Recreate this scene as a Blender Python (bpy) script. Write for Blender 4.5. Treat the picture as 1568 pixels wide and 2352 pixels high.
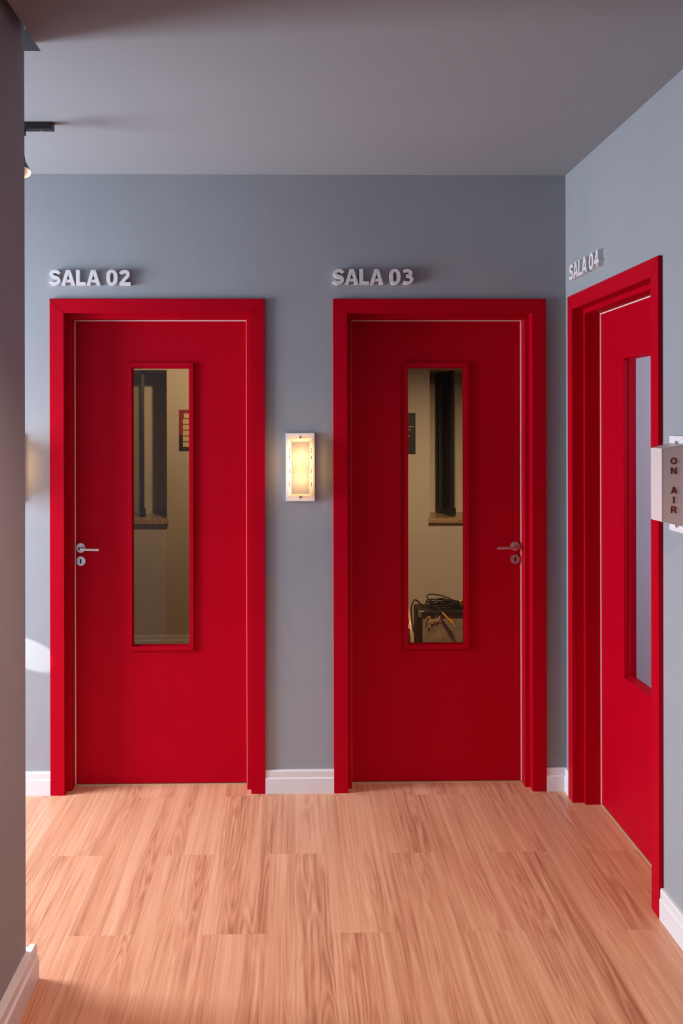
import bpy, bmesh, math, random
from mathutils import Vector, Matrix
for o in list(bpy.data.objects): bpy.data.objects.remove(o)
S = bpy.context.scene
C = S.collection
R = math.radians
random.seed(7)

# ------------------------------------------------------------------ camera
cam = bpy.data.cameras.new('camera'); cam.sensor_fit = 'AUTO'; cam.sensor_width = 36
cam.lens = 2002.34 / 2352 * 36
cam.shift_x = (784 - 702.82) / 2352; cam.shift_y = (973.80 - 1176) / 2352
cam.clip_start = 0.05
co = bpy.data.objects.new('camera', cam); C.objects.link(co)
co.matrix_world = Matrix.Translation((0, 0, 1.6285)) @ Matrix.Rotation(-.01649, 4, 'Z') @ Matrix.Rotation(R(90), 4, 'X') @ Matrix.Rotation(-.00185, 4, 'Z')
S.camera = co

# ------------------------------------------------------------------ world, lights, exposure
w = bpy.data.worlds.new('world'); S.world = w; w.use_nodes = True
w.node_tree.nodes['Background'].inputs[0].default_value = (.66, .60, .60, 1)
w.node_tree.nodes['Background'].inputs[1].default_value = 0.06
S.view_settings.view_transform = 'Standard'; S.view_settings.look = 'None'
S.view_settings.exposure = 0.0; S.view_settings.gamma = 1.0; S.view_settings.use_curve_mapping = False

def lamp(name, kind, loc, energy, color, aim=None, **kw):
    l = bpy.data.lights.new(name, kind); l.energy = energy; l.color = color
    for k, v in kw.items(): setattr(l, k, v)
    o = bpy.data.objects.new(name, l); C.objects.link(o); o.location = loc
    if aim is not None:
        o.rotation_euler = (Vector(aim) - Vector(loc)).to_track_quat('-Z', 'Y').to_euler()
    return o
# daylight arriving through the side corridor's window (left, out of frame)
lamp('corridor_window_daylight', 'AREA', (-3.17, 3.18, 1.40), 208, (.84, .91, 1.0), aim=(0, 3.18, -.1), shape='RECTANGLE', size=.86, size_y=1.70)
# unseen hall spots: added reddish bounce, then warm downlight for the foreground
lamp('unseen_hall_spot', 'SPOT', (1.0, .0, 2.35), 80, (1, .48, .54), aim=(-.77, 1.6, 1.35), spot_size=R(66), spot_blend=1., shadow_soft_size=.05)  # added spot, stands in for reddish bounce on the left wall
lamp('unseen_hall_spot', 'SPOT', (.15, 1.45, 2.70), 170, (1, .65, .46), aim=(.12, 1.70, 0), spot_size=R(108), spot_blend=.8, shadow_soft_size=.05)
# sun glint coming through the same window
lamp('sun_glint', 'SPOT', (-3.12, 2.94, 1.403), 680, (1, .97, .92), aim=(-1.178, 3.855, .625), spot_size=R(3.5), spot_blend=.35, shadow_soft_size=.004)
# ceiling lamps of the practice rooms behind the doors
lamp('room_two_lamp', 'SPOT', (-.42, 5.2, 2.32), 62, (1, .66, .34), aim=(-1.0, 6.4, 1.25), spot_size=R(110), spot_blend=.9, shadow_soft_size=.03)
lamp('room_three_lamp', 'SPOT', (.80, 4.40, 2.40), 165, (1, .66, .38), aim=(.95, 6.0, .45), spot_size=R(84), spot_blend=.9, shadow_soft_size=.09)
lamp('room_four_daylight', 'AREA', (2.6, 2.5, 1.9), 40, (.72, .80, 1.0), aim=(1.7, 3.7, 1.2), shape='RECTANGLE', size=.8, size_y=.8)

# ------------------------------------------------------------------ materials
def mat(name, col, rough=.5, metal=0., spec=.5, noise=0., nscale=8., bump=0., bscale=200., **kw):
    m = bpy.data.materials.new(name); m.use_nodes = True
    nt = m.node_tree; b = nt.nodes['Principled BSDF']
    b.inputs['Base Color'].default_value = (*col, 1); b.inputs['Roughness'].default_value = rough
    b.inputs['Metallic'].default_value = metal; b.inputs['Specular IOR Level'].default_value = spec
    for k, v in kw.items(): b.inputs[k].default_value = v
    tc = nt.nodes.new('ShaderNodeTexCoord')
    if noise:
        n = nt.nodes.new('ShaderNodeTexNoise'); n.inputs['Scale'].default_value = nscale; n.inputs['Detail'].default_value = 4
        nt.links.new(tc.outputs['Object'], n.inputs['Vector'])
        r = nt.nodes.new('ShaderNodeValToRGB')
        r.color_ramp.elements[0].color = (*[c * (1 - noise) for c in col], 1); r.color_ramp.elements[1].color = (*[min(1, c * (1 + noise)) for c in col], 1)
        r.color_ramp.elements[0].position = .3; r.color_ramp.elements[1].position = .7
        nt.links.new(n.outputs['Fac'], r.inputs['Fac']); nt.links.new(r.outputs['Color'], b.inputs['Base Color'])
    if bump:
        n = nt.nodes.new('ShaderNodeTexNoise'); n.inputs['Scale'].default_value = bscale; n.inputs['Detail'].default_value = 2
        nt.links.new(tc.outputs['Object'], n.inputs['Vector'])
        bp = nt.nodes.new('ShaderNodeBump'); bp.inputs['Strength'].default_value = bump; bp.inputs['Distance'].default_value = .002
        nt.links.new(n.outputs['Fac'], bp.inputs['Height']); nt.links.new(bp.outputs['Normal'], b.inputs['Normal'])
    return m

M = {}
M['wall'] = mat('grey_wall_paint', (.285, .308, .342), .75, spec=.25, noise=.03, nscale=3, bump=.12, bscale=260)
M['ceil'] = mat('pale_ceiling_paint', (.288, .312, .342), .85, spec=.15, noise=.02, nscale=2, bump=.08, bscale=260)
M['red'] = mat('red_door_paint', (.40, .0, .011), .5, spec=.06, noise=.03, nscale=5, bump=.05, bscale=120)
M['white'] = mat('white_baseboard_lacquer', (.66, .665, .70), .35, spec=.4, noise=.015, nscale=10)
M['letter'] = mat('white_sign_acrylic', (.66, .65, .67), .5)
M['gasket'] = mat('white_door_seal', (.80, .76, .74), .5)
M['brass'] = mat('pale_threshold_metal', (.55, .42, .24), .4, metal=.3)
M['steel'] = mat('brushed_steel', (.62, .60, .60), .32, metal=1., bump=.05, bscale=400)
M['black'] = mat('matt_black', (.012, .012, .014), .45)
M['darkhole'] = mat('keyhole_black', (.003, .003, .003), .9, spec=0)
M['roomwall'] = mat('practice_room_paint', (.52, .48, .44), .8, spec=.2, noise=.03, nscale=3, bump=.1)
M['roomceil'] = mat('practice_room_ceiling', (.5, .48, .46), .9)
M['lavender'] = mat('room_four_paint', (.50, .50, .56), .8, spec=.2, noise=.02, nscale=3)
M['acrylic_off'] = mat('unlit_acrylic_bounce_tint', (.61, .51, .52), .35, spec=.4)  # pink tint stands for reddish bounce light, put into the base colour
M['plate'] = mat('white_plate_lacquer', (.72, .70, .72), .45)
M['ink'] = mat('dark_red_lettering', (.13, .002, .012), .5)
M['shutter'] = mat('cream_window_board', (.62, .56, .46), .6, noise=.03)
M['tolex'] = mat('black_tolex', (.014, .012, .012), .55, bump=.6, bscale=500)
M['chrome'] = mat('chrome', (.85, .84, .82), .34, metal=.85)
M['cable'] = mat('black_cable_rubber', (.012, .011, .011), .42)
M['yellow'] = mat('yellow_plug_sleeve', (.85, .42, .02), .4)
M['copper'] = mat('warm_plug_tip', (.92, .68, .52), .35, metal=.25)
M['hoop'] = mat('honey_drum_hoop', (.70, .42, .12), .35, noise=.15, nscale=30)
M['drumshell'] = mat('dark_drum_shell', (.03, .025, .02), .3)
M['drumhead'] = mat('white_drum_head', (.6, .58, .54), .5)
M['poster_red'] = mat('red_poster_print', (.27, .003, .008), .6)
M['poster_black'] = mat('black_poster_print', (.010, .009, .009), .5)
M['poster_label'] = mat('beige_poster_label', (.62, .52, .36), .6, noise=.2, nscale=180)
M['spot_inside'] = mat('warm_lamp_reflector', (.9, .7, .5), .3)

def nodes_mat(name):
    m = bpy.data.materials.new(name); m.use_nodes = True
    nt = m.node_tree; nt.nodes.clear(); out = nt.nodes.new('ShaderNodeOutputMaterial')
    return m, nt, out
def glass(name, tint, ior=1.40, dark=None):
    m, nt, out = nodes_mat(name)
    t = nt.nodes.new('ShaderNodeBsdfTransparent'); t.inputs[0].default_value = (*tint, 1)
    g = nt.nodes.new('ShaderNodeBsdfGlossy'); g.inputs['Roughness'].default_value = .02
    f = nt.nodes.new('ShaderNodeFresnel'); f.inputs[0].default_value = ior
    x = nt.nodes.new('ShaderNodeMixShader')
    ge = nt.nodes.new('ShaderNodeNewGeometry'); mi = nt.nodes.new('ShaderNodeMapRange')
    nt.links.new(ge.outputs['Backfacing'], mi.inputs[0]); mi.inputs[3].default_value = ior; mi.inputs[4].default_value = 1 / ior; nt.links.new(mi.outputs[0], f.inputs[0])
    nt.links.new(f.outputs[0], x.inputs[0]); nt.links.new(t.outputs[0], x.inputs[1]); nt.links.new(g.outputs[0], x.inputs[2]); nt.links.new(x.outputs[0], out.inputs[0])
    return m
M['glass'] = glass('door_glass', (.90, .90, .87))
M['darkglass'] = glass('smoked_sash_glass', (.10, .095, .085))
# lit diffuser of the lamp: thin translucent acrylic
def opal(name, k, clear=0.):
    m, nt, out = nodes_mat(name)
    a = nt.nodes.new('ShaderNodeBsdfTranslucent'); a.inputs[0].default_value = (.95 * k, .93 * k, .90 * k, 1)
    d = nt.nodes.new('ShaderNodeBsdfDiffuse'); d.inputs[0].default_value = (.75, .72, .70, 1)
    x = nt.nodes.new('ShaderNodeMixShader'); x.inputs[0].default_value = .35
    nt.links.new(a.outputs[0], x.inputs[1]); nt.links.new(d.outputs[0], x.inputs[2])
    tr = nt.nodes.new('ShaderNodeBsdfTransparent'); y = nt.nodes.new('ShaderNodeMixShader'); y.inputs[0].default_value = clear
    nt.links.new(x.outputs[0], y.inputs[1]); nt.links.new(tr.outputs[0], y.inputs[2]); nt.links.new(y.outputs[0], out.inputs[0])
    return m
M['acrylic_on'] = opal('lit_acrylic', .13, .22); M['acrylic_front'] = opal('lit_dense_acrylic', .115)

def wood():
    m = bpy.data.materials.new('laminate_wood'); m.use_nodes = True
    nt = m.node_tree; N = nt.nodes.new; L = nt.links.new; b = nt.nodes['Principled BSDF']
    tc = N('ShaderNodeTexCoord'); oi = N('ShaderNodeObjectInfo')
    off = N('ShaderNodeVectorMath'); off.operation = 'MULTIPLY_ADD'
    comb = N('ShaderNodeCombineXYZ')
    for i in range(3): L(oi.outputs['Random'], comb.inputs[i])
    L(comb.outputs[0], off.inputs[0]); off.inputs[1].default_value = (3.7, 17.3, 41.); L(tc.outputs['Object'], off.inputs[2])
    def mapping(sc):
        mp = N('ShaderNodeMapping'); mp.inputs['Scale'].default_value = sc; L(off.outputs[0], mp.inputs[0]); return mp
    def noise(sc, det, dist=0., rough=.5):
        mp = mapping(sc); n = N('ShaderNodeTexNoise'); n.inputs['Scale'].default_value = 1.0; n.inputs['Detail'].default_value = det
        n.inputs['Distortion'].default_value = dist; n.inputs['Roughness'].default_value = rough; L(mp.outputs[0], n.inputs['Vector']); return n
    n1 = noise((17, 1.1, 1), 1.5, .35)                 # figure: growth rings cut at a low angle
    mul = N('ShaderNodeMath'); mul.operation = 'MULTIPLY'; mul.inputs[1].default_value = 22; L(n1.outputs['Fac'], mul.inputs[0])
    sn = N('ShaderNodeMath'); sn.operation = 'PINGPONG'; sn.inputs[1].default_value = 1.0; L(mul.outputs[0], sn.inputs[0])
    mask = noise((7, .9, 1), 2)                        # the figure comes and goes
    mr = N('ShaderNodeMapRange'); L(mask.outputs['Fac'], mr.inputs[0]); mr.inputs[1].default_value = .42; mr.inputs[2].default_value = .60
    fm = N('ShaderNodeMath'); fm.operation = 'MULTIPLY'; L(sn.outputs[0], fm.inputs[0]); L(mr.outputs[0], fm.inputs[1])
    n2 = noise((300, 3.0, 1), 3, 0, .6)                # pores
    n4 = noise((85, 1.1, 1), 4, .2, .65)               # fibres
    n3 = noise((22, .45, 1), 2)                        # tone streaks
    def madd(a, k, c):
        q = N('ShaderNodeMath'); q.operation = 'MULTIPLY_ADD'; L(a, q.inputs[0]); q.inputs[1].default_value = k
        if isinstance(c, float): q.inputs[2].default_value = c
        else: L(c, q.inputs[2])
        return q.outputs[0]
    v = madd(fm.outputs[0], -.32, -.58)
    v = madd(n2.outputs['Fac'], .55, v)
    v = madd(n4.outputs['Fac'], .95, v)
    v = madd(n3.outputs['Fac'], .75, v)
    v = madd(oi.outputs['Random'], .08, v)
    r = N('ShaderNodeValToRGB'); L(v, r.inputs['Fac'])
    e = r.color_ramp.elements
    e[0].position = .10; e[0].color = (.33, .128, .072, 1)
    e[1].position = .80; e[1].color = (.66, .372, .238, 1)
    q = e.new(.48); q.color = (.545, .262, .152, 1)
    L(r.outputs['Color'], b.inputs['Base Color'])
    b.inputs['Roughness'].default_value = .36; b.inputs['Specular IOR Level'].default_value = .45
    bp = N('ShaderNodeBump'); bp.inputs['Strength'].default_value = .10; bp.inputs['Distance'].default_value = .001
    L(n2.outputs['Fac'], bp.inputs['Height']); L(bp.outputs['Normal'], b.inputs['Normal'])
    return m
M['wood'] = wood()

def grille_mat():
    m = bpy.data.materials.new('silver_grille_cloth'); m.use_nodes = True
    nt = m.node_tree; N = nt.nodes.new; L = nt.links.new; b = nt.nodes['Principled BSDF']
    tc = N('ShaderNodeTexCoord'); vo = N('ShaderNodeTexChecker'); vo.inputs['Scale'].default_value = 240
    vo.inputs[1].default_value = (.80, .68, .54, 1); vo.inputs[2].default_value = (.20, .17, .14, 1)
    L(tc.outputs['Object'], vo.inputs['Vector'])
    n = N('ShaderNodeTexNoise'); n.inputs['Scale'].default_value = 22; n.inputs['Detail'].default_value = 5; L(tc.outputs['Object'], n.inputs['Vector'])
    mx = N('ShaderNodeMix'); mx.data_type = 'RGBA'; mx.blend_type = 'MULTIPLY'; mx.inputs[0].default_value = .7
    L(vo.outputs[0], mx.inputs[6])
    r = N('ShaderNodeValToRGB'); L(n.outputs['Fac'], r.inputs[0]); r.color_ramp.elements[0].color = (.45, .42, .40, 1); r.color_ramp.elements[0].position = .3
    r.color_ramp.elements[1].color = (1.0, 1.0, 1.0, 1); r.color_ramp.elements[1].position = .7
    L(r.outputs[0], mx.inputs[7]); L(mx.outputs[2], b.inputs['Base Color'])
    b.inputs['Roughness'].default_value = .55; b.inputs['Metallic'].default_value = .2
    return m
M['grille'] = grille_mat()
def granite():
    m = bpy.data.materials.new('speckled_granite'); m.use_nodes = True
    nt = m.node_tree; N = nt.nodes.new; L = nt.links.new; b = nt.nodes['Principled BSDF']
    tc = N('ShaderNodeTexCoord'); v = N('ShaderNodeTexVoronoi'); v.inputs['Scale'].default_value = 120; L(tc.outputs['Object'], v.inputs['Vector'])
    r = N('ShaderNodeValToRGB'); L(v.outputs['Color'], r.inputs[0]); r.color_ramp.elements[0].color = (.20, .12, .06, 1); r.color_ramp.elements[1].color = (.60, .42, .24, 1)
    L(r.outputs[0], b.inputs['Base Color']); b.inputs['Roughness'].default_value = .3
    return m
M['granite'] = granite()

# ------------------------------------------------------------------ helpers
def box(bm, x0, x1, y0, y1, z0, z1, bev=0.):
    r = bmesh.ops.create_cube(bm, size=1)
    vs = r['verts']
    for v in vs:
        v.co = Vector(((x0 + x1) / 2 + v.co.x * (x1 - x0), (y0 + y1) / 2 + v.co.y * (y1 - y0), (z0 + z1) / 2 + v.co.z * (z1 - z0)))
    if bev:
        es = list({e for v in vs for e in v.link_edges})
        bmesh.ops.bevel(bm, geom=es, offset=bev, segments=2, affect='EDGES', profile=.6)
def prism(bm, pts, ext, base=(0, 0, 0), u=(1, 0, 0), v=(0, 0, 1), n=(0, 1, 0)):
    """extrude a 2D polygon (pts in u,v) by ext along n"""
    B, U, V, Nn = Vector(base), Vector(u), Vector(v), Vector(n)
    a = [bm.verts.new(B + U * p[0] + V * p[1]) for p in pts]; b = [bm.verts.new(B + U * p[0] + V * p[1] + Nn * ext) for p in pts]
    k = len(pts)
    bm.faces.new(a); bm.faces.new(b[::-1])
    for i in range(k): bm.faces.new((a[i], b[i], b[(i + 1) % k], a[(i + 1) % k]))
def cyl(bm, p, q, r, n=20, r2=None, cap=True):
    p, q = Vector(p), Vector(q); d = (q - p); L = d.length
    if r2 is None: r2 = r
    mt = Matrix.Translation((p + q) / 2) @ d.to_track_quat('Z', 'Y').to_matrix().to_4x4()
    bmesh.ops.create_cone(bm, cap_ends=cap, segments=n, radius1=r, radius2=r2, depth=L, matrix=mt)
def tube(bm, pts, r, n=8):
    pts = [Vector(p) for p in pts]; rings = []; nrm = None
    for i, p in enumerate(pts):
        t = (pts[min(i + 1, len(pts) - 1)] - pts[max(i - 1, 0)]).normalized()
        if nrm is None: nrm = t.orthogonal().normalized()
        nrm = (nrm - t * nrm.dot(t)); nrm = nrm.normalized() if nrm.length > 1e-6 else t.orthogonal().normalized()
        bi = t.cross(nrm)
        rings.append([bm.verts.new(p + (nrm * math.cos(2 * math.pi * k / n) + bi * math.sin(2 * math.pi * k / n)) * r) for k in range(n)])
    for a, b in zip(rings, rings[1:]):
        for k in range(n): bm.faces.new((a[k], a[(k + 1) % n], b[(k + 1) % n], b[k]))
    bm.faces.new(rings[0][::-1]); bm.faces.new(rings[-1])
def crom(P, k=6):
    """Catmull-Rom through 2D/3D points"""
    P = [Vector(p) for p in P]; out = []
    for i in range(len(P) - 1):
        a, b, c, d = P[max(i - 1, 0)], P[i], P[i + 1], P[min(i + 2, len(P) - 1)]
        for j in range(k):
            t = j / k
            out.append(.5 * ((2 * b) + (c - a) * t + (2 * a - 5 * b + 4 * c - d) * t * t + (3 * b - a - 3 * c + d) * t ** 3))
    return out + [P[-1]]
def obj(name, bm, m, parent=None, smooth=False, loc=None):
    me = bpy.data.meshes.new(name)
    bmesh.ops.recalc_face_normals(bm, faces=bm.faces)
    if smooth:
        for f in bm.faces: f.smooth = True
    bm.to_mesh(me); bm.free()
    if smooth: 
        try: me.set_sharp_from_angle(angle=R(40))
        except Exception: pass
    me.materials.append(M[m] if isinstance(m, str) else m)
    o = bpy.data.objects.new(name, me); C.objects.link(o)
    if parent: o.parent = parent
    if loc: o.location = loc
    return o
def bx(name, m, parent, *a, bev=0.):
    bm = bmesh.new(); box(bm, *a, bev=bev); return obj(name, bm, m, parent)
def tag(o, label=None, cat=None, group=None, kind=None):
    if label: o['label'] = label
    if cat: o['category'] = cat
    if group: o['group'] = group
    if kind: o['kind'] = kind
    return o
def empty(name, loc=(0, 0, 0), rz=0):
    o = bpy.data.objects.new(name, None); C.objects.link(o); o.location = loc; o.rotation_euler = (0, 0, rz); o.empty_display_size = .05
    return o

# ------------------------------------------------------------------ measures (metres; camera stands at x=0, y=0)
YB, XR, ZC = 3.855, 1.218, 2.731            # back wall plane, right wall plane, ceiling
DW, DH, CW = .942, 2.180, .062              # door casing outer width, height, casing width
D2X, D3X, D4Y = -1.0606, .1834, 3.785       # casing outer left edges (D4: far edge on the right wall)
XL, YE = -.773, 2.54                        # left wall face, its end
HX0, HY0 = -3.05, -2.4                      # corridor end, hall end behind camera
YF = 6.33                                   # far wall of practice rooms

# ------------------------------------------------------------------ floor
fl = bx('floor', 'black', None, HX0 - .2, 2.9, HY0, 6.8, -.06, -.012)
tag(fl, 'salmon brown laminate plank floor of the hallway', 'floor', kind='structure')
PW, PL = .21, 1.032
full = None
def plank_mesh(x0, x1, y0, y1):
    bm = bmesh.new(); box(bm, x0 + .00008, x1 - .00008, y0 + .00008, y1 - .00008, -.012, 0)
    return bm
k0, k1 = -15, 14
shared = bpy.data.meshes.new('plank'); bm = plank_mesh(-PW / 2, PW / 2, -PL / 2, PL / 2); bm.to_mesh(shared); bm.free(); shared.materials.append(M['wood'])
for k in range(k0, k1):
    xa = -.085 + PW * k
    ya = 3.303 if k % 2 == 0 else 2.787
    for n in range(-6, 5):
        y0 = ya + n * PL; y1 = y0 + PL
        if y1 < HY0 + .1 or y0 > 6.75: continue
        xc = xa + PW / 2
        if y0 > 4.1 and not (-2.2 < xc < 2.4): continue
        if xc < -.95 and y1 < 2.3: continue
        if xc > 1.35 and y1 < 2.0: continue
        o = bpy.data.objects.new('plank', shared); C.objects.link(o); o.parent = fl; o.location = (xc, (y0 + y1) / 2, 0)

# ------------------------------------------------------------------ ceiling with a shadow gap along the left wall
bm = bmesh.new()
box(bm, -.738, XR + .2, HY0, YB + .1, ZC, ZC + .12)
box(bm, HX0 - .2, -.738, 2.586, YB + .1, ZC, ZC + .12)
box(bm, HX0 - .2, -.738, HY0, 2.586, ZC + .06, ZC + .12)
tag(obj('ceiling', bm, 'ceil'), 'pale grey plaster ceiling above the three red doors', 'ceiling', kind='structure')

# ------------------------------------------------------------------ walls
def wall_with_doors(name, mat_, segs, label, thick_axis):
    bm = bmesh.new()
    for s in segs: box(bm, *s)
    return tag(obj(name, bm, mat_), label, 'wall', kind='structure')
WT = .145
IN = .055          # casing laps the wall opening
T = DH - IN
wall_with_doors('wall_back', 'wall', [
    (HX0, D2X + IN, YB, YB + WT, 0, ZC), (D2X + IN, D2X + DW - IN, YB, YB + WT, T, ZC),
    (D2X + DW - IN, D3X + IN, YB, YB + WT, 0, ZC), (D3X + IN, D3X + DW - IN, YB, YB + WT, T, ZC),
    (D3X + DW - IN, XR + WT, YB, YB + WT, 0, ZC)], 'grey painted wall holding the two facing red doors', 1)
N4 = D4Y - DW
wall_with_doors('wall_right', 'wall', [
    (XR, XR + WT, D4Y - IN, YB, 0, ZC), (XR, XR + WT, N4 + IN, D4Y - IN, T, ZC), (XR, XR + WT, HY0, N4 + IN, 0, ZC)],
    'lighter lit grey wall on the right with the third red door', 0)
wall_with_doors('wall_left', 'wall', [(XL - .5, XL, HY0, YE, 0, ZC + .06), (HX0, XL - .5, YE - .2, YE, 0, ZC + .06)],
    'dark mauve wall end close to the camera on the left edge', 0)
# corridor end with its window (outside the frame, lets the daylight in)
WY0, WY1, WZ0, WZ1 = 2.73, 3.63, .40, 2.20
wall_with_doors('wall_corridor_end', 'wall', [
    (HX0 - .1, HX0, YE - .2, WY0, 0, ZC), (HX0 - .1, HX0, WY1, YB + WT, 0, ZC), (HX0 - .1, HX0, WY0, WY1, 0, WZ0), (HX0 - .1, HX0, WY0, WY1, WZ1, ZC)],
    'grey wall with a window at the corridor end beyond the left edge', 0)
# practice rooms 02 and 03
RB = YB + WT
WA1, WB0, WZa, WZb = -.905, 1.004, .945, 2.022
wall_with_doors('wall_room_back', 'roomwall', [
    (-2.2, -1.80, YF, YF + .42, 0, ZC), (-1.80, WA1, YF, YF + .42, 0, WZa - .035), (-1.80, WA1, YF, YF + .42, WZb, ZC),
    (WA1, WB0, YF, YF + .42, 0, ZC), (WB0, 1.90, YF, YF + .42, 0, WZa - .035), (WB0, 1.90, YF, YF + .42, WZb, ZC), (1.90, 2.4, YF, YF + .42, 0, ZC)],
    'beige wall at the back of the practice rooms seen through door glass', 1)
wall_with_doors('wall_room_partition', 'roomwall', [(-.02, .12, RB, YF, 0, ZC)], 'beige partition wall between the two practice rooms', 0)
wall_with_doors('wall_room_left', 'roomwall', [(-2.3, -2.2, RB, YF, 0, ZC)], 'beige side wall of the practice room behind SALA 02', 0)
wall_with_doors('wall_room_right', 'roomwall', [(2.3, 2.4, RB, YF, 0, ZC)], 'beige side wall of the practice room behind SALA 03', 0)
tag(bx('ceiling_rooms', 'roomceil', None, -2.3, 2.4, YB + .1, YF + .42, ZC, ZC + .1), 'beige ceiling over the practice rooms behind the doors', 'ceiling', kind='structure')
# room 04
wall_with_doors('wall_room_four', 'lavender', [
    (XR + WT, 2.9, 3.80, 3.855, 0, ZC), (2.8, 2.9, 2.0, 3.80, 0, ZC), (XR + WT, 2.9, 1.9, 2.0, 0, ZC), (XR + WT, 2.9, 1.9, 3.855, ZC, ZC + .1)],
    'pale lavender wall seen through the glass of the SALA 04 door', 0)

# ------------------------------------------------------------------ baseboards
def base_profile(t=.015, h=.102):
    k = t / .015
    return [(0, 0), (-t, 0), (-t, .066), (-t + .0035 * k, .070), (-t + .0035 * k, h - .006), (-t + .006 * k, h), (0, h)]
def baseboard(name, p0, along, L, out, label, t=.015, m='white'):
    """profile runs from p0 for length L along 'along'; out = unit vector away from the wall"""
    bm = bmesh.new(); prism(bm, base_profile(t), L, base=p0, u=tuple(-Vector(out)), v=(0, 0, 1), n=along)
    return tag(obj(name, bm, m), label, 'baseboard', kind='structure')
baseboard('baseboard_back', (D2X + DW, YB, 0), (1, 0, 0), D3X - D2X - DW, (0, -1, 0), 'short white baseboard between the two facing red doors')
baseboard('baseboard_back', (HX0, YB, 0), (1, 0, 0), D2X - HX0, (0, -1, 0), 'white baseboard left of the SALA 02 door')
baseboard('baseboard_back', (D3X + DW, YB, 0), (1, 0, 0), XR - D3X - DW, (0, -1, 0), 'narrow white baseboard in the corner right of the SALA 03 door')
baseboard('baseboard_right', (XR, D4Y, 0), (0, 1, 0), YB - .013 - D4Y, (-1, 0, 0), 'tiny white baseboard at the corner beside the SALA 04 door')
baseboard('baseboard_right', (XR, HY0, 0), (0, 1, 0), N4 - HY0, (-1, 0, 0), 'white baseboard along the right wall in the near foreground')
bl = baseboard('baseboard_left', (XL, HY0, 0), (0, 1, 0), YE + .036 - HY0, (1, 0, 0), 'white baseboard along the left foreground wall end', t=.028)
baseboard('baseboard_left_return', (HX0, YE, 0), (1, 0, 0), XL - HX0 + .0, (0, 1, 0), 'white baseboard wrapping round the end of the left wall', t=.034)
baseboard('baseboard_room', (-2.2, YF, 0), (1, 0, 0), 2.18, (0, -1, 0), 'white baseboard at the back of the room behind SALA 02')
baseboard('baseboard_room', (.12, YF, 0), (1, 0, 0), 2.18, (0, -1, 0), 'white baseboard at the back of the room behind SALA 03')

# ------------------------------------------------------------------ doors
def handle(parent, xr, ly, sgn):
    """rosette, lever, escutcheon and keyhole; sgn = direction of the lever along x"""
    z = 1.072
    h = obj_lever = None
    bm = bmesh.new(); cyl(bm, (xr, ly, z), (xr, ly - .008, z), .0212, 40); 
    ro = obj('rosette', bm, 'steel', parent, smooth=True)
    bm = bmesh.new()
    pts = crom([(xr, ly - .006, z), (xr, ly - .034, z), (xr + sgn * .006, ly - .046, z), (xr + sgn * .018, ly - .050, z - .001), (xr + sgn * .055, ly - .050, z - .0025), (xr + sgn * .092, ly - .050, z - .0035)], 6)
    tube(bm, pts, .0068, 14)
    obj('lever', bm, 'steel', parent, smooth=True)
    bm = bmesh.new(); cyl(bm, (xr, ly, z - .0595), (xr, ly - .007, z - .0595), .0212, 40)
    es = obj('escutcheon', bm, 'steel', parent, smooth=True)
    bx('keyhole', 'darkhole', parent, xr - .0032, xr + .0032, ly - .0074, ly - .004, z - .0700, z - .0495, bev=.001)
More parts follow.
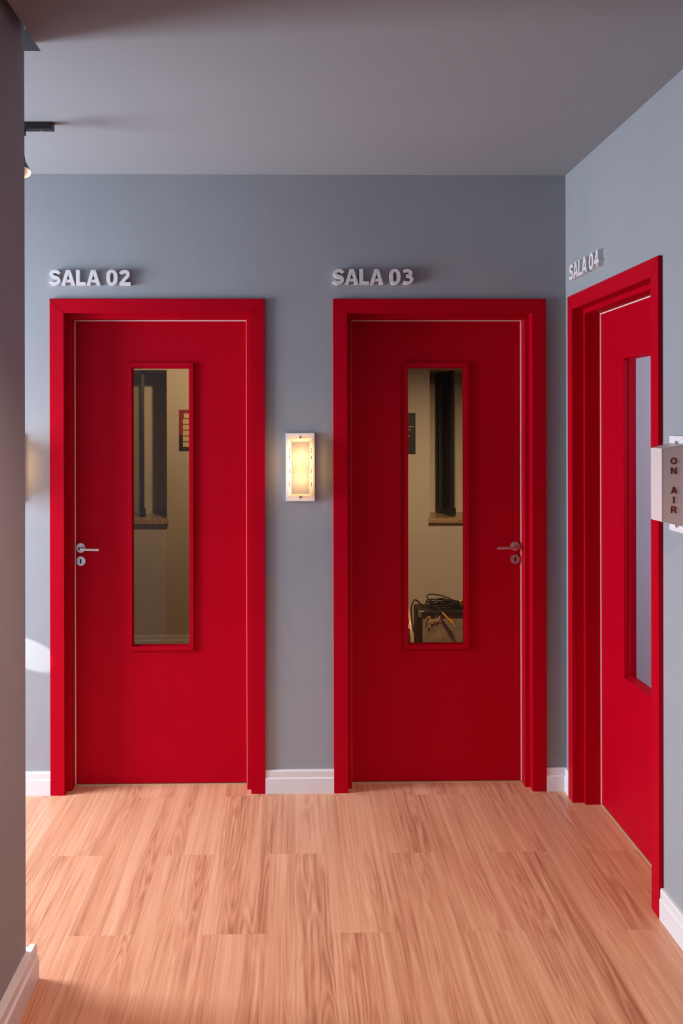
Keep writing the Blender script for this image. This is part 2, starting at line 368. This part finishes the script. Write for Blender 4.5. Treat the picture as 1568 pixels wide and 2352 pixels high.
def door(name, loc, rz, side, label, leaf_y=.094, gx=0.):
    d = empty(name, loc, rz); tag(d, label, 'door', kind='structure')
    # mitred casing
    zi = DH - CW
    for nm, pts in (('casing_side', [(0, 0), (CW, 0), (CW, zi), (0, DH)]), ('casing_side', [(DW - CW, 0), (DW, 0), (DW, DH), (DW - CW, zi)]), ('casing_head', [(0, DH), (CW, zi), (DW - CW, zi), (DW, DH)])):
        bm = bmesh.new(); prism(bm, pts, .0155, base=(0, -.015, 0))
        bmesh.ops.bevel(bm, geom=bm.edges[:], offset=.0012, segments=2, affect='EDGES')
        obj(nm, bm, 'red', d)
    # outer jamb (lining) and the stop it carries
    st = .0205; sy = .033
    for x0, x1 in ((CW - .009, CW), (DW - CW, DW - CW + .009)): bx('jamb', 'red', d, x0, x1, 0, WT, 0, zi)
    bx('jamb_head', 'red', d, CW - .009, DW - CW + .009, 0, WT, zi, zi + .009)
    for x0, x1 in ((CW, CW + st), (DW - CW - st, DW - CW)): bx('stop', 'red', d, x0, x1, sy, leaf_y - .001, 0, zi, bev=.0008)
    bx('stop_head', 'red', d, CW + st, DW - CW - st, sy, leaf_y - .001, zi - st, zi, bev=.0008)
    # white rubber seal between stop and leaf
    g = .0042; xs0, xs1, zs = CW + st, DW - CW - st, zi - st
    bx('seal', 'gasket', d, xs0, xs0 + g, leaf_y - .0035, leaf_y + .003, .006, zs)
    bx('seal', 'gasket', d, xs1 - g, xs1, leaf_y - .0035, leaf_y + .003, .006, zs)
    bx('seal_head', 'gasket', d, xs0 + g, xs1 - g, leaf_y - .0035, leaf_y + .003, zs - g, zs)
    bx('threshold', 'brass', d, CW, DW - CW, leaf_y - .003, WT, 0, .0045)
    # leaf with the tall glazed opening
    x0, x1, lz0, lz1 = CW + .004, DW - CW - .004, .0075, zi - .006
    ox0, ox1, oz0, oz1 = .341 + gx, .599 + gx, .627, 1.884
    ly, lt = leaf_y, .036
    bm = bmesh.new()
    def ring(a0, a1, b0, b1, c0, c1, e0, e1, y0, y1):
        V = lambda x, y, z: bm.verts.new((x, y, z))
        for q in range(1):
            o_ = [(a0, c0), (a1, c0), (a1, c1), (a0, c1)]; i_ = [(b0, e0), (b1, e0), (b1, e1), (b0, e1)]
            of = [V(x, y0, z) for x, z in o_]; ob = [V(x, y1, z) for x, z in o_]; jf = [V(x, y0, z) for x, z in i_]; jb = [V(x, y1, z) for x, z in i_]
            for k in range(4):
                l = (k + 1) % 4
                bm.faces.new((of[k], of[l], jf[l], jf[k])); bm.faces.new((ob[k], jb[k], jb[l], ob[l])); bm.faces.new((of[k], ob[k], ob[l], of[l])); bm.faces.new((jf[k], jf[l], jb[l], jb[k]))
    ring(x0, x1, ox0, ox1, lz0, lz1, oz0, oz1, ly, ly + lt)
    leaf = obj('leaf', bm, 'red', d)
    # glazing bead: four mitred strips standing proud of the leaf
    bw = .0205; px0, px1, pz0, pz1 = ox0 - bw + .002, ox1 + bw - .002, oz0 - bw + .001, oz1 + bw + .001
    quads = [[(px0, pz0), (ox0, oz0), (ox0, oz1), (px0, pz1)], [(px1, pz0), (px1, pz1), (ox1, oz1), (ox1, oz0)], [(px0, pz1), (ox0, oz1), (ox1, oz1), (px1, pz1)], [(px0, pz0), (px1, pz0), (ox1, oz0), (ox0, oz0)]]
    for nm, q in zip(('glazing_bead_side', 'glazing_bead_side', 'glazing_bead_top', 'glazing_bead_bottom'), quads):
        for dz, nn in ((0, nm),):
            bm = bmesh.new(); prism(bm, q, .0125, base=(0, ly - .012, 0)); bmesh.ops.bevel(bm, geom=bm.edges[:], offset=.0012, segments=2, affect='EDGES'); obj(nn, bm, 'red', leaf)
    # inner bead against the glass
    bm = bmesh.new(); ring(ox0, ox1, ox0 + .004, ox1 - .004, oz0, oz1, oz0 + .004, oz1 - .004, ly + .008, ly + .014); obj('inner_bead', bm, 'red', leaf)
    bx('glass_pane', 'glass', leaf, ox0 + .0005, ox1 - .0005, ly + .014, ly + .018, oz0 + .0005, oz1 - .0005)
    if side == 'left': handle(leaf, CW + .0475, ly, 1)
    else: handle(leaf, DW - CW - .0505, ly, -1)
    return d
door('door_1', (D2X, YB, 0), 0, 'left', 'brightly lit red door under the SALA 02 letters, handle on its left')
door('door_2', (D3X, YB, 0), 0, 'right', 'deep red door under the SALA 03 letters, amplifier behind its glass')
door('door_3', (XR, D4Y, 0), R(-90), 'right', 'red door seen at an angle in the right wall, under SALA 04', leaf_y=.102, gx=.030)

# ------------------------------------------------------------------ raised lettering
def ribbon(bm, pts, wd, y0, y1):
    P = [Vector((p[0], p[1])) for p in pts]; A = []; B = []
    for i, p in enumerate(P):
        t = (P[min(i + 1, len(P) - 1)] - P[max(i - 1, 0)]); t.normalize(); n = Vector((-t.y, t.x)) * wd / 2
        A.append(p + n); B.append(p - n)
    va = [[bm.verts.new((q.x, y, q.y)) for q in A] for y in (y0, y1)]; vb = [[bm.verts.new((q.x, y, q.y)) for q in B] for y in (y0, y1)]
    for i in range(len(P) - 1):
        for a, b in ((va[0], vb[0]), (va[1], vb[1])): bm.faces.new((a[i], a[i + 1], b[i + 1], b[i]))
        bm.faces.new((va[0][i], va[1][i], va[1][i + 1], va[0][i + 1])); bm.faces.new((vb[0][i], vb[1][i], vb[1][i + 1], vb[0][i + 1]))
    for i in (0, -1): bm.faces.new((va[0][i], va[1][i], vb[1][i], vb[0][i]))
def oval(bm, cx, cz, rx, rz, ix, iz, y0, y1, n=36, e=2.35):
    def pt(a, b, t):
        c, s = math.cos(t), math.sin(t)
        return cx + a * math.copysign(abs(c) ** (2 / e), c), cz + b * math.copysign(abs(s) ** (2 / e), s)
    L = []
    for a, b in ((rx, rz), (ix, iz)):
        for y in (y0, y1): L.append([bm.verts.new((pt(a, b, 2 * math.pi * k / n)[0], y, pt(a, b, 2 * math.pi * k / n)[1])) for k in range(n)])
    for k in range(n):
        l = (k + 1) % n
        bm.faces.new((L[0][k], L[0][l], L[2][l], L[2][k])); bm.faces.new((L[1][k], L[1][l], L[3][l], L[3][k]))
        bm.faces.new((L[0][k], L[1][k], L[1][l], L[0][l])); bm.faces.new((L[2][k], L[3][k], L[3][l], L[2][l]))
def glyph(ch, depth):
    """letter one unit high, front at y=-depth, back at y=0"""
    bm = bmesh.new(); a, b = -depth, 0
    cnt = [0]
    def P(pts):
        e = .006 * cnt[0]; cnt[0] += 1
        prism(bm, pts, depth - e, base=(0, a + e, 0))
    if ch == 'S': ribbon(bm, crom([(.665, .745), (.56, .85), (.40, .895), (.22, .86), (.135, .735), (.20, .60), (.38, .525), (.56, .445), (.625, .30), (.55, .155), (.36, .095), (.17, .125), (.045, .225)], 5), .215, a, b)
    elif ch == 'A': P([(0, 0), (.235, 0), (.545, 1), (.31, 1)]); P([(.665, 0), (.90, 0), (.59, 1), (.355, 1)]); P([(.17, .19), (.73, .19), (.68, .37), (.22, .37)])
    elif ch == 'L': P([(0, 0), (.64, 0), (.64, .195), (.245, .195), (.245, 1), (0, 1)])
    elif ch == '0': oval(bm, .37, .5, .37, .515, .125, .33, a, b)
    elif ch == 'O': oval(bm, .42, .5, .46, .515, .25, .33, a, b, e=2.0)
    elif ch == '2':
        ribbon(bm, crom([(.055, .735), (.16, .85), (.33, .90), (.50, .85), (.555, .72), (.50, .57), (.36, .42), (.13, .16)], 5), .215, a + .006, b); P([(0, 0), (.72, 0), (.72, .19), (0, .19)])
    elif ch == '3':
        ribbon(bm, crom([(.07, .83), (.22, .90), (.42, .89), (.545, .80), (.545, .67), (.44, .575), (.26, .545)], 5), .20, a + .006, b)
        ribbon(bm, crom([(.26, .53), (.46, .515), (.595, .42), (.60, .26), (.50, .14), (.32, .095), (.05, .15)], 5), .20, a, b)
    elif ch == '4': P([(.42, 0), (.64, 0), (.64, 1), (.42, 1)]); P([(0, .22), (.78, .22), (.78, .39), (0, .39)]); P([(0, .36), (.21, .36), (.60, 1), (.39, 1)])
    elif ch == 'N': P([(0, 0), (.22, 0), (.22, 1), (0, 1)]); P([(.62, 0), (.84, 0), (.84, 1), (.62, 1)]); P([(.0, 1), (.24, 1), (.84, 0), (.60, 0)])
    elif ch == 'I': P([(.31, 0), (.54, 0), (.54, 1), (.31, 1)])
    elif ch == 'R':
        P([(0, 0), (.22, 0), (.22, 1), (0, 1)]); ribbon(bm, [(.18, .91), (.5, .91)] + [(.5 + .19 * math.sin(t), .68 + .23 * math.cos(t)) for t in [R(q) for q in range(15, 180, 15)]] + [(.5, .45), (.18, .45)], .19, a + .003, b)
        P([(.34, .44), (.60, .44), (.88, 0), (.62, 0)])
    return bm
def room_sign(loc, rz, text, label):
    s = empty('room_sign', loc, rz); tag(s, label, 'sign', 'raised room name letters above the doors')
    h = .0665; xs = (0, .80, 1.76, 2.45, 3.74, 4.62)
    for ch, x in zip(text, xs):
        bm = glyph(ch, .022 / h)
        for v in bm.verts: v.co = Vector(((v.co.x + x) * h, v.co.y * h, v.co.z * h))
        obj('letter', bm, 'letter', s)
    return s
room_sign((-1.0605, YB, 2.2385), 0, 'SALA02', 'raised white SALA 02 letters above the leftmost red door')
room_sign((.1820, YB, 2.2435), 0, 'SALA03', 'raised white SALA 03 letters above the middle red door')
room_sign((XR, 3.738, 2.2435), R(-90), 'SALA04', 'raised white SALA 04 letters on the right wall')

# ------------------------------------------------------------------ ON AIR lamps
def on_air(loc, rz, lit, label, power=3.2):
    s = empty('on_air_lamp', loc, rz); tag(s, label, 'wall lamp', 'on air box lamps on the walls')
    bx('wall_plate', 'plate', s, -.0635, .0635, -.014, 0, -.150, .150, bev=.0015)
    am = 'acrylic_on' if lit else 'acrylic_off'
    y0, y1 = -.014, -.082; bw, bh, fw, fh = .0545, .1275, .039, .112
    def panel(name, pts):
        bm = bmesh.new(); bm.faces.new([bm.verts.new(p) for p in pts]); return obj(name, bm, 'acrylic_front' if lit and name == 'front_panel' else am, s)
    Bc = [(-bw, y0, -bh), (bw, y0, -bh), (bw, y0, bh), (-bw, y0, bh)]; Fc = [(-fw, y1, -fh), (fw, y1, -fh), (fw, y1, fh), (-fw, y1, fh)]
    panel('front_panel', Fc); panel('bottom_panel', (Bc[0], Bc[1], Fc[1], Fc[0])); panel('top_panel', (Bc[3], Bc[2], Fc[2], Fc[3]))
    sides = [panel('side_panel', (Bc[0], Bc[3], Fc[3], Fc[0])), panel('side_panel', (Bc[1], Bc[2], Fc[2], Fc[1]))]
    # thin seams along the front edges
    bm = bmesh.new()
    for i in range(4):
        cyl(bm, Fc[i], Fc[(i + 1) % 4], .0007, 6); cyl(bm, Bc[i], Fc[i], .0007, 6)
    obj('seam', bm, 'plate', s)
    # retaining screws at top and bottom
    for sg in (1, -1):
        bm = bmesh.new(); cyl(bm, (0, -.014, sg * (bh + .003)), (0, -.021, sg * (bh + .003)), .005, 16); obj('screw', bm, 'steel', s, smooth=True)
    # stacked lettering on both slanted sides
    hgt = .0205; pitch = .0298
    for sg, sp in ((-1, sides[0]), (1, sides[1])):
        outv = Vector((fw - bw, 0, 0)); p0 = Vector((sg * bw, y0, 0)); p1 = Vector((sg * fw, y1, 0))
        ax = (p1 - p0).normalized() if sg < 0 else (p0 - p1).normalized()      # reading direction of the face
        if sg < 0: ax = (p1 - p0).normalized()
        else: ax = (p0 - p1).normalized()
        nrm = Vector((0, 0, 1)).cross(ax)        # points into the box or out of it
        mid = (p0 + p1) / 2
        if nrm.dot(Vector((sg, 0, 0))) < 0: nrm = -nrm
        for ch, row in zip('ONAIR', (0, 1, 3, 4, 5)):
            bm = glyph(ch, .03)
            zc = .0745 - row * pitch
            for v in bm.verts:
                q = mid + ax * (v.co.x - .42) * hgt + nrm * (.0006 - v.co.y * hgt) + Vector((0, 0, zc + (v.co.z - .5) * hgt))
                v.co = q
            obj('letter', bm, 'ink', sp)
    if lit:
        for bz, bp in ((.045, .58), (-.045, .42)):
            l = lamp('on_air_bulb', 'POINT', (0, -.043, bz), power * bp, (1, .54, .20), shadow_soft_size=.012); l.parent = s
    return s
on_air((.0375, YB, 1.4385), 0, True, 'glowing warm box lamp on the wall between the two facing doors')
on_air((-1.251, YB, 1.4385), 0, True, 'glowing box lamp hidden behind the left wall end, only its glow showing', power=8.)
on_air((XR, 2.700, 1.4385), R(-90), False, 'unlit ON AIR box, pink bounce light in its colour, on the right wall beside the SALA 04 door')

# ------------------------------------------------------------------ ceiling track with spotlight
t = empty('lighting_track', (-.873, 3.205, ZC)); tag(t, 'black lighting track on the ceiling by the left wall end', 'track light')
bx('rail', 'black', t, -1.3, 0, -.016, .016, -.026, 0, bev=.001); bx('end_cap', 'black', t, -.0005, .003, -.017, .017, -.027, 0, bev=.001)
for sx in (-.04,): 
    bm = bmesh.new(); cyl(bm, (sx, 0, -.026), (sx, 0, -.0285), .004, 12); obj('screw', bm, 'steel', t)
s = empty('track_spotlight', (-1.000, 3.205, ZC - .026)); tag(s, 'black spotlight with a warm mouth hanging from the ceiling track', 'spotlight')
bx('adapter', 'black', s, -.08, .028, -.012, .012, -.018, 0, bev=.002)
bm = bmesh.new(); tube(bm, [(0, 0, -.018), (0, 0, -.085)], .006, 12); obj('stem', bm, 'black', s, smooth=True)
dr = Vector((.16, -.30, -1)).normalized(); top = Vector((.0, .0, -.080))
bm = bmesh.new(); cyl(bm, top, top + dr * .045, .022, 28, .026); cyl(bm, top + dr * .045, top + dr * .088, .026, 28, .043, cap=False); obj('shade', bm, 'black', s, smooth=True)
bm = bmesh.new(); cyl(bm, top + dr * .047, top + dr * .087, .024, 28, .0415, cap=False); obj('reflector', bm, 'spot_inside', s, smooth=True)
l = lamp('track_spot_bulb', 'SPOT', top + dr * .050, 6, (1, .66, .36), aim=top + dr, spot_size=R(100), spot_blend=.6, shadow_soft_size=.012); l.parent = s

# ------------------------------------------------------------------ windows of the practice rooms
def window(name, x0, x1, sash, label, pane='darkglass'):
    wn = empty(name, (x0, YF, WZa)); tag(wn, label, 'window', kind='structure')
    W_ = x1 - x0; H = WZb - WZa
    bx('back_board', 'shutter', wn, 0, W_, .392, .415, 0, H)
    e0, e1 = (-.03, .012) if name == 'window_1' else (-.012, .03)
    bx('sill', 'granite', wn, e0, W_ + e1, -.035, .392, -.035, 0, bev=.002)
    (ax, ay), (bx_, by) = sash                    # hinge end (deep) and free end, local
    A = Vector((ax, ay, 0)); B = Vector((bx_, by, 0)); u = (B - A); L = u.length; u.normalize(); n = Vector((-u.y, u.x, 0))
    sh = bmesh.new()
    def slab(bm, s0, s1, z0, z1, th):
        prism(bm, [(s0, z0), (s1, z0), (s1, z1), (s0, z1)], th, base=A - n * th / 2, u=tuple(u), v=(0, 0, 1), n=tuple(n))
    slab(sh, 0, .03, .01, H - .004, .022); slab(sh, L - .03, L, .01, H - .004, .022); slab(sh, .03, L - .03, .01, .045, .022); slab(sh, .03, L - .03, H - .04, H - .004, .022)
    so = obj('sash', sh, 'black', wn)
    bm = bmesh.new(); slab(bm, .03, L - .03, .045, H - .04, .006); obj('sash_glass', bm, pane, so)
    bm = bmesh.new(); slab(bm, L - .085, L + .004, .002, .062, .04); slab(bm, L + .004, L + .028, .035, .05, .02); obj('sash_latch', bm, 'black', so)
    return wn
window('window_1', -1.80, WA1, ((.655, .375), (.705, .10)), 'window niche with a granite sill behind the SALA 02 door glass', 'glass')
window('window_2', WB0, 1.90, ((.111, .375), (.186, .09)), 'window niche with a dark open sash behind the SALA 03 door glass')

# ------------------------------------------------------------------ posters on the rooms' back wall
p = empty('poster', (-.8155, YF, 1.435)); tag(p, 'red poster with beige labels on the wall behind SALA 02 glass', 'poster')
bx('poster_board', 'poster_red', p, 0, .21, -.004, 0, 0, .298)
bm = bmesh.new(); prism(bm, [(0, 0), (.21, 0), (.21, .022), (.055, .022), (.045, .05), (.035, .085), (.020, .110), (0, .122)], .0006, base=(0, -.0046, 0)); obj('poster_shape', bm, 'poster_black', p)
for i in range(6): bx('poster_label', 'poster_label', p, .028 + (.006 if i == 5 else 0), .19, -.0052, -.0041, .030 + i * .0415, .030 + i * .0415 + .033, bev=.0004)
p = empty('poster', (.70, YF, 1.409)); tag(p, 'black poster with small beige text behind the SALA 03 glass', 'poster')
bx('poster_board', 'poster_black', p, 0, .1992, -.004, 0, 0, .299)
for x0, x1, z in ((.02, .190, .195), (.08, .172, .172), (.02, .140, .138), (.02, .158, .126), (.02, .145, .114)): 
    x = x0
    while x < x1 - .006:
        l_ = random.uniform(.004, .010); bx('text_line', 'poster_label', p, x, min(x + l_, x1), -.0046, -.0038, z, z + .0055); x += l_ + .0022

# ------------------------------------------------------------------ amplifier in room 03
a = empty('guitar_amplifier', (.745, 5.10, 0)); tag(a, 'black combo amplifier with silver grille cloth standing behind SALA 03 glass', 'amplifier')
AW, AD, AH = .49, .24, .525
bm = bmesh.new(); box(bm, 0, AW, .018, AD, .012, AH, bev=.010); obj('cabinet', bm, 'tolex', a, smooth=True)
bm = bmesh.new()
box(bm, 0, .020, 0, .03, .012, AH, bev=.005); box(bm, AW - .020, AW, 0, .03, .012, AH, bev=.005); box(bm, 0, AW, 0, .03, AH - .020, AH, bev=.005); box(bm, 0, AW, 0, .03, .012, .035, bev=.005)
obj('front_frame', bm, 'tolex', a, smooth=True)
bx('grille_cloth', 'grille', a, .020, AW - .020, .010, .019, .035, AH - .020)
for cx in (0, AW):
    sgn = 1 if cx == 0 else -1
    bm = bmesh.new(); box(bm, cx - .002, cx + .002, -.002, .030, AH - .032, AH + .001, bev=.001)
    box(bm, min(cx, cx + sgn * .030), max(cx, cx + sgn * .030), -.002, .030, AH - .001, AH + .002, bev=.001); box(bm, min(cx, cx + sgn * .014), max(cx, cx + sgn * .014), -.002, .001, AH - .032, AH, bev=.001)
    obj('corner_guard', bm, 'chrome', a)
for x in (.04, AW - .04):
    for y in (.05, AD - .03):
        bm = bmesh.new(); cyl(bm, (x, y, 0), (x, y, .014), .015, 16); obj('foot', bm, 'black', a)
bm = bmesh.new(); tube(bm, crom([(.19, .13, AH), (.20, .13, AH + .016), (.245, .13, AH + .020), (.29, .13, AH + .016), (.30, .13, AH)], 5), .009, 10); obj('carry_handle', bm, 'tolex', a, smooth=True)
# script badge
bm = bmesh.new()
def script(pts, r=.0018):
    tube(bm, [Vector((p.x, .004, p.y)) for p in crom(pts, 5)], r, 8)
K = lambda L_: [(.040 + x * .078, AH - .092 + z * .080 + x * .026) for x, z in L_]
script(K([(.02, .36), (.0, .44), (.03, .56), (.13, .68), (.27, .70), (.31, .60), (.29, .40), (.25, .12), (.21, -.10)]), .0027)   # F: hooked stem
script(K([(.20, .66), (.24, .45), (.28, .22), (.29, .0), (.22, -.12)]), .0022)
script(K([(.16, .33), (.30, .36), (.40, .38)]), .0020)
script(K([(.38, .22), (.48, .27), (.50, .36), (.43, .38), (.39, .26), (.44, .14), (.52, .18)]))                             # e
script(K([(.54, .14), (.56, .36)])); script(K([(.56, .30), (.62, .38), (.66, .33), (.66, .14)]))                             # n
script(K([(.78, .34), (.71, .36), (.69, .22), (.74, .14), (.79, .22)])); script(K([(.79, .60), (.79, .36), (.80, .14)]))     # d
script(K([(.83, .22), (.91, .27), (.92, .36), (.86, .38), (.83, .26), (.87, .14), (.93, .18)]))                             # e
script(K([(.96, .12), (.98, .50)])); script(K([(.97, .42), (1.06, .50), (1.07, .38), (.99, .30)])); script(K([(1.0, .30), (1.08, .14), (1.13, .15)]))   # r
obj('script_badge', bm, 'copper', a, smooth=True)

# cable coiled on the amplifier
c = empty('coiled_cable', (.925, 5.215, AH)); tag(c, 'black instrument cable with yellow plugs coiled on top of the amplifier', 'cable')
bm = bmesh.new()
# centre x, y, radius x, y, base height, rise towards the back left, twist
for cx_, cy_, rx, ry, z0, rise, ph in ((0, 0, .112, .078, .006, .004, 0), (.006, .004, .104, .070, .012, .006, .4), (-.004, .002, .116, .082, .017, .010, .8), (.008, -.004, .098, .074, .021, .008, 1.2),
                                       (-.006, .006, .108, .066, .026, .014, 1.7), (.004, 0, .118, .084, .029, .040, 2.1), (-.010, -.006, .090, .060, .030, .010, 2.6), (.012, .004, .070, .052, .032, .012, 3.0)):
    P_ = []
    for i in range(49):
        an = 2 * math.pi * i / 48
        k_ = max(0., -math.cos(an - .75 * 0 + .55))
        P_.append((cx_ + rx * math.cos(an) + .004 * math.sin(3 * an + ph), cy_ + ry * math.sin(an) + .003 * math.cos(2 * an + ph), z0 + rise * k_ + .002 * math.sin(2 * an + ph)))
    tube(bm, P_, .0036, 8)
obj('cable_coil', bm, 'cable', c, smooth=True)
bm = bmesh.new(); tube(bm, crom([(-.098, -.02, .02), (-.085, -.07, .022), (-.062, -.108, .012), (-.046, -.128, -.004)], 6), .0034, 8); obj('cable_tail', bm, 'cable', c, smooth=True)
P0, P1 = Vector((-.048, -.125, -.001)), Vector((.012, -.135, -.066))
dv = (P1 - P0).normalized()
bm = bmesh.new(); cyl(bm, P0, P0 + dv * .052, .0052, 14, .0062); cyl(bm, P0 + dv * .052, P1, .0072, 14, .0078); obj('plug_sleeve', bm, 'yellow', c, smooth=True)
bm = bmesh.new(); cyl(bm, P1, P1 + dv * .020, .0030, 12); cyl(bm, P1 + dv * .020, P1 + dv * .027, .0034, 12, .0012); obj('plug_tip', bm, 'copper', c, smooth=True)
bm = bmesh.new(); cyl(bm, (.075, -.062, .030), (.068, -.072, .056), .0080, 14, .0062); obj('plug_sleeve', bm, 'yellow', c, smooth=True)
bm = bmesh.new(); cyl(bm, (.075, -.062, .030), (.078, -.056, .014), .0034, 12); obj('plug_tip', bm, 'copper', c, smooth=True)

# loose cable arching from the amplifier down to the floor
bm = bmesh.new()
tube(bm, crom([(.79, 5.20, AH + .004), (.772, 5.19, AH + .020), (.742, 5.18, AH + .052), (.722, 5.17, AH + .050), (.706, 5.15, AH + .010), (.703, 5.09, .46), (.712, 5.06, .40), (.722, 5.04, .30), (.726, 5.05, .12), (.722, 5.02, .02), (.735, 4.96, .005), (.86, 4.90, .005)], 8), .0042, 8)
tag(obj('loose_cable', bm, 'cable', smooth=True), 'black cable arching over the left corner of the amplifier', 'cable')

# bass drum lying on its side edge at the left of the amplifier
DRx, DRy, DRr = .688, 5.235, .265
dm = empty('bass_drum', (DRx, DRy, 0)); tag(dm, 'drum with honey hoop and chrome lugs left of the amplifier', 'drum')
zc = DRr + .016
def ringx(bm, xa, xb, ro_, ri, n=56):
    L = []
    for x, r_ in ((xa, ro_), (xb, ro_), (xb, ri), (xa, ri)): L.append([bm.verts.new((x, r_ * math.cos(2 * math.pi * k / n), zc + r_ * math.sin(2 * math.pi * k / n))) for k in range(n)])
    for j in range(4):
        for k in range(n): bm.faces.new((L[j][k], L[j][(k + 1) % n], L[(j + 1) % 4][(k + 1) % n], L[(j + 1) % 4][k]))
bm = bmesh.new(); cyl(bm, (-.40, 0, zc), (-.012, 0, zc), DRr, 56, cap=False); obj('shell', bm, 'drumshell', dm, smooth=True)
for x in (-.011, -.411): bm = bmesh.new(); ringx(bm, x, x + .011, DRr + .014, DRr + .003); obj('hoop', bm, 'hoop', dm, smooth=True)
for x in (-.004, -.404): bm = bmesh.new(); cyl(bm, (x, 0, zc), (x + .002, 0, zc), DRr + .002, 48); obj('drum_head', bm, 'drumhead', dm)
for k in range(16):
    th = R(142 + 22.5 * k); cy_, cz_ = math.cos(th), math.sin(th)
    bm = bmesh.new(); cyl(bm, (-.39, cy_ * (DRr + .010), zc + cz_ * (DRr + .010)), (-.008, cy_ * (DRr + .010), zc + cz_ * (DRr + .010)), .004, 10); obj('tension_rod', bm, 'chrome', dm, smooth=True)
    bm = bmesh.new(); cyl(bm, (-.085, cy_ * (DRr + .008), zc + cz_ * (DRr + .008)), (-.018, cy_ * (DRr + .008), zc + cz_ * (DRr + .008)), .010, 14); obj('lug', bm, 'chrome', dm, smooth=True)
